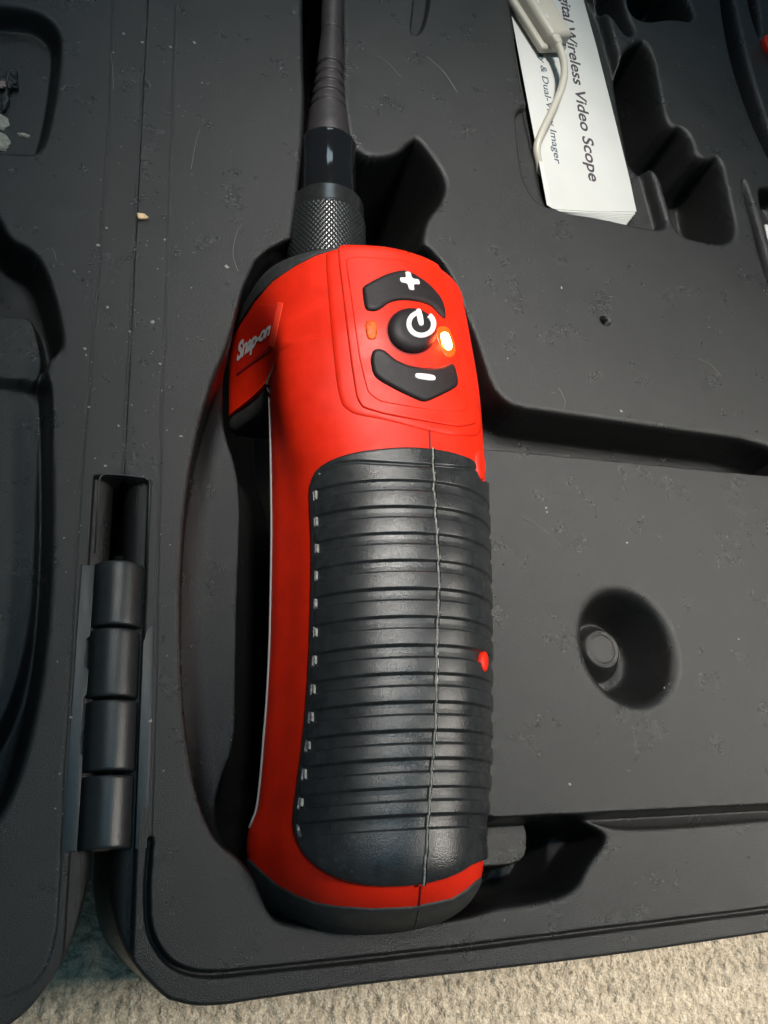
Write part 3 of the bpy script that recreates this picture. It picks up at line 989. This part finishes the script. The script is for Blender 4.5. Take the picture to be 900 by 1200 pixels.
glyph('plus_symbol', [plus_poly((477, 333.5), (1, 0.10), (0.22, 1), 11.2, 3.4)], 2.4, bp_)
glyph('minus_symbol', [rrect((495, 444.5), (1, 0.13), 11.8, (0.1, 1), 4.0)], 2.4, bm_)
# power glyph: ring with a gap and a bar
t = np.linspace(math.radians(-90 + 24 + 14), math.radians(270 - 24 + 14), 40)
cxp, cyp = 487.5, 386.0
ro = np.column_stack([cxp + 16.5 * np.cos(t), cyp + 16 * np.sin(t)]); ri = np.column_stack([cxp + 10.5 * np.cos(t), cyp + 10 * np.sin(t)])
patch_px('power_symbol', np.vstack([ro, ri[::-1]]), M_white, pw, 3.9, 0.7, 0.5, base=3.3)
patch_px('power_symbol', chaikin(rrect((486.0, 378.5), (0.2, 1), 10.2, (1, -0.2), 3.4), 2, True, 0.2), M_white, pw, 3.95, 0.7, 0.5, base=3.2)

amb = patch_px('amber_indicator', chaikin([(427.5, 380), (431, 377.5), (439, 378), (441.5, 384), (441.5, 396), (438, 400.5), (431, 400), (428, 393)], 2), M_amber, tool, 1.6, 2.5, 0.5, base=1.0)
LEDP = chaikin([(511, 391), (515, 388), (522, 389), (525, 396), (528, 405), (528.5, 412), (524, 416.5), (518, 414.5), (514, 405), (511.5, 399)], 2)
led = patch_px('lit_indicator', LEDP.mean(0) + (LEDP - LEDP.mean(0)) * 1.32, M_glow, tool, 1.5, 2.0, 0.5, base=1.0)
patch_px('lamp_core', LEDP.mean(0) + (LEDP - LEDP.mean(0)) * 0.78, M_led, led, 1.8, 2.5, 0.5, base=1.4)

lp = drop(np.array([[520.0, 403.0]]), 4.0)[0] * MM
ll = bpy.data.lights.new('indicator_light', 'POINT'); ll.energy = 0.018; ll.color = (1.0, 0.06, 0.01); ll.shadow_soft_size = 0.001
lo_ = bpy.data.objects.new('indicator_light', ll); C.objects.link(lo_); lo_.location = lp; lo_.parent = led
LIP = chaikin([(381, 296), (396, 290), (440, 291), (480, 294), (512, 308), (527, 330), (537, 360), (549, 410), (561, 470), (565, 500), (560, 512), (530, 511), (500, 505), (450, 492), (415, 486), (401, 476), (395, 455), (389, 400), (384, 340)], 2, True, 0.15)
patch_px('panel_surround', LIP, M_red, tool, 0.5, 7, 0.9, base=-0.1)

# ------------------------------------------------------------------ label on the flank
patch_px('logo_label', chaikin([(277, 392), (301, 357), (314, 357), (325, 357), (326, 360), (318, 407), (300, 420), (277, 440)], 1, True, 0.1), M_red2, tool, 0.06, 0.5, 0.8, base=0.02)
patch_px('logo_slash', [(325.5, 354), (332, 355), (321, 408), (314.5, 405)], M_slash, tool, 0.16, 0.5, 0.5, base=0.05)


def text_tris(s, bold=0.0, spacing=1.0, shear=0.0, size=1.0):
    cu = bpy.data.curves.new('t', 'FONT'); cu.body = s; cu.size = size; cu.offset = bold; cu.space_character = spacing; cu.shear = shear
    cu.resolution_u = 4
    o = bpy.data.objects.new('t', cu); C.objects.link(o)
    dg = bpy.context.evaluated_depsgraph_get()
    me = o.evaluated_get(dg).to_mesh()
    bm = bmesh.new(); bm.from_mesh(me); bmesh.ops.triangulate(bm, faces=bm.faces[:])
    v = np.array([w_.co[:2] for w_ in bm.verts]); f = [[q.index for q in t_.verts] for t_ in bm.faces]
    bm.free(); o.evaluated_get(dg).to_mesh_clear(); bpy.data.objects.remove(o); bpy.data.curves.remove(cu)
    return v, f


def tri_mesh(name, V, F_, mat_, parent=None):
    me = bpy.data.meshes.new(name); me.from_pydata([tuple(p * MM) for p in V], [], [tuple(f) for f in F_]); me.update()
    return finish(name, me, mat_, parent, False)


v, f_ = text_tris('Snap-on', 0.04, 0.92, 0.15)
lo, hi = v.min(0), v.max(0)
q = (v - lo) / (hi - lo)
TL, TR, BR, BL = map(np.array, ((279.5, 401.0), (319, 375), (315.5, 397), (277, 431)))
a = q[:, :1]; b = q[:, 1:]
px_ = (BL * (1 - a) + BR * a) * (1 - b) + (TL * (1 - a) + TR * a) * b
tri_mesh('logo_lettering', drop(px_, np.full(len(px_), 0.16)), f_, M_white, tool)
patch_px('logo_rule', [(277, 437), (319, 406.5), (319.5, 409.5), (277, 441.5)], M_seamred, tool, 0.12, 0.6, 0.6, base=0)

# ------------------------------------------------------------------ the flexible probe plugged into the head
probe = empty('probe_connector')
tag(probe, 'black flexible probe cable with knurled nut plugged into top of red tool', 'cable')


def lathe(name, axis0, axis1, prof, mat_, parent, seg=72, knurl=None):
    """prof: list of (s along 0..1, radius mm)"""
    a0 = np.array(axis0, float); a1 = np.array(axis1, float)
    T = (a1 - a0) / np.linalg.norm(a1 - a0)
    A_ = np.cross(T, [0, 0, 1.0]); A_ /= np.linalg.norm(A_); B_ = np.cross(T, A_)
    s = np.array([p[0] for p in prof]); r = np.array([p[1] for p in prof])
    th = np.linspace(0, 2 * np.pi, seg, endpoint=False)
    R_ = np.repeat(r[:, None], seg, 1)
    if knurl is not None:
        R_ = R_ + knurl(s[:, None], th[None])
    c = a0 + (a1 - a0) * s[:, None]
    V = c[:, None] + R_[..., None] * (np.cos(th)[None, :, None] * A_ + np.sin(th)[None, :, None] * B_)
    n = len(s)
    i = np.arange(n - 1)[:, None] * seg; j = np.arange(seg)[None]; j2 = (j + 1) % seg
    return np_mesh(name, V.reshape(-1, 3), np.stack([i + j, i + j2, i + seg + j2, i + seg + j], -1).reshape(-1, 4), mat_, parent)


ZC = -5.0
pA = np.array([93.3, 204.0, ZC]); pB = np.array([95.9, 252.5, ZC]); pC = np.array([97.3, 284, ZC + 1])
def kn(s, th):
    m = ((s > 0.30) & (s < 0.80))
    return np.where(m, 0.30 * (np.abs(np.sin(th * 26 + s * 60)) + np.abs(np.sin(th * 26 - s * 60)) - 1.0), 0)
sprof = np.linspace(0, 1, 160)
rprof = np.where(sprof < 0.28, 14.9, np.where(sprof < 0.82, 15.5, 15.1)) + 0.0
rprof = np.where(sprof > 0.985, 13.6, rprof); rprof = np.where(sprof < 0.01, 12, rprof)
rprof = np.where(sprof > 0.995, 10, rprof)
lathe('knurled_nut', pA, pB, list(zip(sprof, rprof)), M_knurl, probe, 260, kn)
lathe('gloss_ferrule', pB - (pB - pA) * 0.02, pC, [(0, 9), (0.001, 11.6), (0.03, 12.0), (0.5, 12.0), (0.9, 11.9), (0.96, 12.4), (0.99, 12.2), (1.0, 10.9)], M_gloss, probe, 96)
pD = np.array([98.3, 303, ZC + 1.5]); pE = np.array([101.3, 350, ZC + 4]); pF = np.array([103.5, 400, ZC + 7])
pr = [(0, 9.6), (0.03, 9.9), (0.5, 8.9), (1.0, 8.3)]
lathe('strain_relief_boot', pC, pD, pr, M_cable, probe, 64)
pr = []
ss = np.linspace(0, 1, 140)
for s in ss:
    r = 8.3 - 3.5 * s**0.7
    if s < 0.62:
        r -= 0.9 * sm((math.sin(s * 2 * math.pi / 0.125) - 0.15) / 0.5)
    pr.append((s, float(r)))
lathe('ribbed_boot', pD, pE, pr, M_cable, probe, 64)
tube('cable', curve_pts([pE, pE + (pF - pE) * 0.3, pF, pF + np.array([2, 60, -2])], 8, False), 4.9, M_cable, probe, 32)

# ------------------------------------------------------------------ the manual in its pocket
book = empty('instruction_manual')
tag(book, 'white printed instruction booklet tucked in the case pocket, top right', 'booklet')
ZM = -3.5
cov = [(597, -60), (604, 40), (622, 140), (636, 215), (641, 240), (649, 245), (700, 248), (746, 247.5), (738, 210), (722, 145), (700, 60), (684, 0), (672, -60)]
cov = [(585, -60), (596, 0), (611, 80), (628, 170), (641, 240), (649, 245), (700, 248), (746, 248), (738, 210), (722, 145), (700, 58), (684, 0), (672, -60)]
for k in range(9):
    f = (k / 8) ** 0.8
    z1 = ZM - 0.26 * k
    pc = [tuple(q) for q in cov]
    if k:
        dx, dy = -14 * f, 17 * f
        pc[7] = (746 + dx + 1, 248 + dy); pc[6] = (700 + dx * .4, 248 + dy * .62); pc[5] = (652, 247 + dy * 0.15)
        pc[8] = (738.5 - 0.3 * k, 215)
    prism('cover' if k == 0 else 'page', PV(pc, z1), z1 - 0.2, z1, M_paper, book, 0.03, 1)


def page_text(s, p0, p1, up, h_px, mat_, bold, z, parent, shear=0):
    """letters laid flat on the cover: baseline p0->p1 and cap height given in the photo"""
    v, f_ = text_tris(s, bold, 1.0, shear)
    lo, hi = v.min(0), v.max(0)
    a0 = P(*p0, z); a1 = P(*p1, z); w_ = a1 - a0; L = np.linalg.norm(w_); w_ /= L
    n = np.array([-w_[1], w_[0]])
    if up < 0: n = -n
    k = L / (hi[0] - lo[0])
    hh = h_px
    q = v - np.array([lo[0], 0])
    xy = a0 + q[:, :1] * k * w_ + q[:, 1:] * hh * n
    return tri_mesh('lettering', np.column_stack([xy, np.full(len(xy), z)]), f_, mat_, parent)


page_text('Digital Wireless Video Scope', (653.5, -22), (690.5, 211.5), 1, 9.0, M_ink, 0.02, ZM + 0.03, book)
page_text('Display & Dual-View Imager', (627, 35), (650.5, 191), 1, 5.2, M_ink2, 0.012, ZM + 0.03, book)

# ------------------------------------------------------------------ the cream plug and lead on the manual
plug = empty('usb_plug')
tag(plug, 'cream plastic plug with thin lead lying on the white booklet', 'plug')


def rbox(name, center, ex, ey, hx, hy, hz, mat_, parent, r=1.2, taper=0.0):
    bm = bmesh.new(); bmesh.ops.create_cube(bm, size=2)
    ex = np.array(ex, float) / np.linalg.norm(ex); ey = np.array([-ex[1], ex[0]]) if ey is None else np.array(ey)
    for v_ in bm.verts:
        s = 1 - taper * (v_.co.x + 1) / 2
        x, y, z = v_.co.x * hx, v_.co.y * hy * s, v_.co.z * hz
        v_.co = Vector(((center[0] + ex[0] * x + ey[0] * y) * MM, (center[1] + ex[1] * x + ey[1] * y) * MM, (center[2] + z) * MM))
    bmesh.ops.bevel(bm, geom=bm.edges[:], offset=r * MM, segments=4, affect='EDGES', profile=0.5)
    me = bpy.data.meshes.new(name); bm.to_mesh(me); bm.free()
    return finish(name, me, mat_, parent)


pc0 = P(615, -20, 5); pc1 = P(655, 46, 5)
ex = pc1 - pc0; L = np.linalg.norm(ex)
mid = (pc0 + pc1) / 2
rbox('plug_shell', (mid[0], mid[1], 3.6), ex, None, L / 2 + 1, 9.0, 5.4, M_cream, plug, 3.0, 0.15)
rbox('plug_flange', (mid[0] - 1.6, mid[1] - 0.4, 0.2), ex, None, L / 2 + 2.6, 10.4, 2.2, M_cream, plug, 1.6, 0.15)
n_ = np.array([-ex[1], ex[0]]) / L
for s in (-0.05, 0.22):
    c = mid + ex * s - n_ * 4.2
    rbox('plug_dimple', (c[0], c[1], 8.9), ex, None, 1.5, 0.8, 0.35, M_paper, plug, 0.3)
e0 = P(653, 50, 6)
lead = [np.append(e0 - ex / L * 6, 5.5), np.append(e0, 6), np.append(P(661, 75, 5.5), 5.5), np.append(P(659, 100, 4.5), 4.5), np.append(P(647, 130, 2.5), 2.5),
        np.append(P(634, 158, 0.0), 0.0), np.append(P(629, 175, -2.6), -2.6), np.append(P(632, 195, -6), -6.0), np.append(P(633, 215, -11), -11.0)]
tube('lead', curve_pts(lead, 8, False), 1.9, M_cream, plug, 16)
rbox('lead_grommet', (e0[0] - ex[0] / L * 2, e0[1] - ex[1] / L * 2, 5.3), ex, None, 4.0, 2.9, 2.9, M_cream, plug, 1.4, 0.25)

# ------------------------------------------------------------------ odds and ends
c = P(900, 60, -2)
rk = prism('red_knob', [(c[0] + 7 * math.cos(a_) * 0.9, c[1] + 9 * math.sin(a_)) for a_ in np.linspace(0, 2 * np.pi, 24, endpoint=False)], -8, 3, M_red, None, 1.5)
tag(rk, 'red plastic knob just showing at the right edge', 'knob')
c = P(902, 270, -4)
wk = prism('white_tag', [(c[0] - 3, c[1] - 6), (c[0] + 5, c[1] - 6), (c[0] + 5, c[1] + 4), (c[0] - 1.5, c[1] + 4)], -13, -4, M_paper, None, 0.5)
tag(wk, 'pale scrap in the small pocket at the right edge', 'scrap')

chip = P(167, 254, 0.6)
cp = prism('wood_chip', [(chip[0] - 1.9, chip[1] + 1.0), (chip[0] + 0.6, chip[1] + 1.2), (chip[0] + 2.1, chip[1] - 0.1), (chip[0] + 1.2, chip[1] - 1.0), (chip[0] - 1.5, chip[1] - 1.5)], 0, 1.3, M_chip, None, 0.25, 1)
tag(cp, 'tiny tan wood chip on the seam between lid and base', 'wood chip')

glue = empty('glue_blob')
tag(glue, 'dried whitish glue blob in the upper left lid pocket', 'glue blob')


def blob(name, cx, cy, z, rx, ry, rz, mat_, parent, seed=0, amp=.25):
    bm = bmesh.new(); bmesh.ops.create_icosphere(bm, subdivisions=4, radius=1)
    r_ = np.random.default_rng(seed); ph_ = r_.uniform(0, 6, 6)
    for v_ in bm.verts:
        k = 1 + amp * math.sin(v_.co.x * 4 + ph_[0]) * math.cos(v_.co.y * 5 + ph_[1]) + amp * .5 * math.sin(v_.co.z * 7 + v_.co.x * 6 + ph_[2])
        v_.co = Vector(((cx + v_.co.x * rx * k) * MM, (cy + v_.co.y * ry * k) * MM, (z + v_.co.z * rz * k) * MM))
    me = bpy.data.meshes.new(name); bm.to_mesh(me); bm.free()
    return finish(name, me, mat_, parent)


for k, (a_, b_, rx, ry) in enumerate([(2, 143, 2.6, 3.4), (-3, 165, 4, 4), (28, 159, 2.2, 0.9), (0, 172, 3, 2)]):
    c = P(a_, b_, -9)
    blob('glue_lump', c[0], c[1], -9, rx, ry, 0.8, M_putty, glue, k, .12)
c = P(12, 96, -8)
st = empty('rubber_latch'); tag(st, 'small black rubber latch piece in the upper left lid pocket', 'latch')
blob('latch_loop', c[0], c[1], -7.5, 2.6, 4.2, 1.6, M_clip, st, 9, 0.35)
c = P(6, 118, -8); blob('latch_tail', c[0], c[1], -8, 1.4, 5.0, 1.0, M_clip, st, 11, 0.2)
c = P(2, 101, -8); blob('latch_stud', c[0], c[1], -7.2, 1.5, 1.6, 1.0, mat('pink_rubber', (.35, .24, .22), .6), st, 12, 0.2)

# dust flecks and scratches lying on the shells (nobody could count them)
verts, faces = [], []


def fleck(x, y, z, sx, sy, a_):
    c_, s_ = math.cos(a_), math.sin(a_)
    b0 = len(verts)
    for dx, dy, dz in ((-1, -.6, 0), (.8, -1, 0), (1, .7, 0), (-.5, 1, 0), (0, 0, 0.5)):
        X_ = dx * sx; Y_ = dy * sy
        verts.append(((x + X_ * c_ - Y_ * s_) * MM, (y + X_ * s_ + Y_ * c_) * MM, (z + 0.05 + dz * min(sx, sy)) * MM))
    for q_ in ((0, 1, 4), (1, 2, 4), (2, 3, 4), (3, 0, 4)):
        faces.append(tuple(b0 + t_ for t_ in q_))


N = 480
fx = rng.uniform(-35, 400, N); fy = rng.uniform(-45, 480, N)
fx[:130] = rng.uniform(5, 45, 130); fy[:130] = rng.uniform(60, 330, 130)
fx[130:200] = np.where(rng.random(70) < .5, 21.2, 29.5) + rng.normal(0, .5, 70)
fz = case_height(fx, fy)
for x, y, z in zip(fx, fy, fz):
    if z < -7 and random.random() < .8 or y < 118 and 10 < x < 33: continue
    if y < -20: continue
    s_ = 0.08 + 0.12 * random.random()**2 + (0.25 * (random.random() < 0.04))
    fleck(x, y, z, s_ * (1 + random.random()), s_, random.uniform(0, 6))
for line_, cnt in ((CREASE_L, 110), (CREASE_R, 110), (np.array([(21.3, 125), (21.4, 330)], float), 120), (GROOVE, 60)):
    for _ in range(cnt):
        k_ = random.randrange(len(line_) - 1); t_ = random.random()
        x = line_[k_][0] * (1 - t_) + line_[k_ + 1][0] * t_ + random.gauss(0, .35); y = line_[k_][1] * (1 - t_) + line_[k_ + 1][1] * t_
        if y < -15 or (12 < y < 120 and 10 < x < 34): continue
        fleck(x, y, float(case_height(np.array([x]), np.array([y]))[0]), random.uniform(.07, .22), random.uniform(.05, .1), random.uniform(1.2, 1.9))
spec = [(115, 287, .55), (193, 281, .4), (200, 55, .5), (145, 39, .5), (167, 49, .55), (228, 50, .6), (133, 61, .4), (101, 416, .3), (125, 267, .4), (152, 389, .4), (92, 770, .5), (176, 845, .5), (84, 841, .45),
        (728, 482, .5), (595, 420, .3), (632, 601, .35), (658, 921, .4), (126, 360, .45), (179, 377, .6), (266, 313, .7), (104, 477, .35), (139, 499, .35), (190, 457, .35), (633, 606, .3), (773, 808, .3), (855, 753, .3)]
for a_, b_, s_ in spec:
    x, y = P(a_, b_, 0); fleck(x, y, float(case_height(np.array([x]), np.array([y]))[0]), s_ * 1.3, s_, random.uniform(0, 6))
def hair(pts, r=0.07):
    p = curve_pts([np.append(P(a_, b_, 0.3), 0.35) for a_, b_ in pts], 6, False)
    for q in p: q[2] = float(case_height(np.array([q[0]]), np.array([q[1]]))[0]) + 0.25
    b0 = len(verts); n_h = len(p)
    for i_, q in enumerate(p):
        for dx, dz in ((-r, 0), (0, r * 1.6), (r, 0)):
            verts.append(((q[0] + dx) * MM, (q[1] + dx * .4) * MM, (q[2] + dz) * MM))
    for i_ in range(n_h - 1):
        for k_ in (0, 1):
            a0_ = b0 + i_ * 3 + k_; faces.append((a0_, a0_ + 1, a0_ + 4, a0_ + 3))


for hp in ([(285, 260), (277, 275), (273, 298), (279, 318)], [(234, 152), (229, 170), (224, 198)], [(600, 612), (615, 618), (632, 630), (648, 645)], [(655, 455), (662, 470), (660, 480)], [(40, 300), (60, 290), (66, 305)],
           [(130, 60), (132, 78), (133, 104)], [(820, 420), (834, 428), (846, 441)], [(500, 66), (520, 84), (536, 108)], [(430, 62), (450, 70), (470, 90)]):
    hair(hp, 0.06)
me = bpy.data.meshes.new('dust'); me.from_pydata(verts, [], faces); me.update()
dust = finish('dust', me, M_fleck, None, False)
dust['kind'] = 'stuff'; dust['label'] = 'pale dust flecks scattered over the black case'; dust['category'] = 'dust'

# drop the small unused helper meshes
for me in list(bpy.data.meshes):
    if me.users == 0: bpy.data.meshes.remove(me)
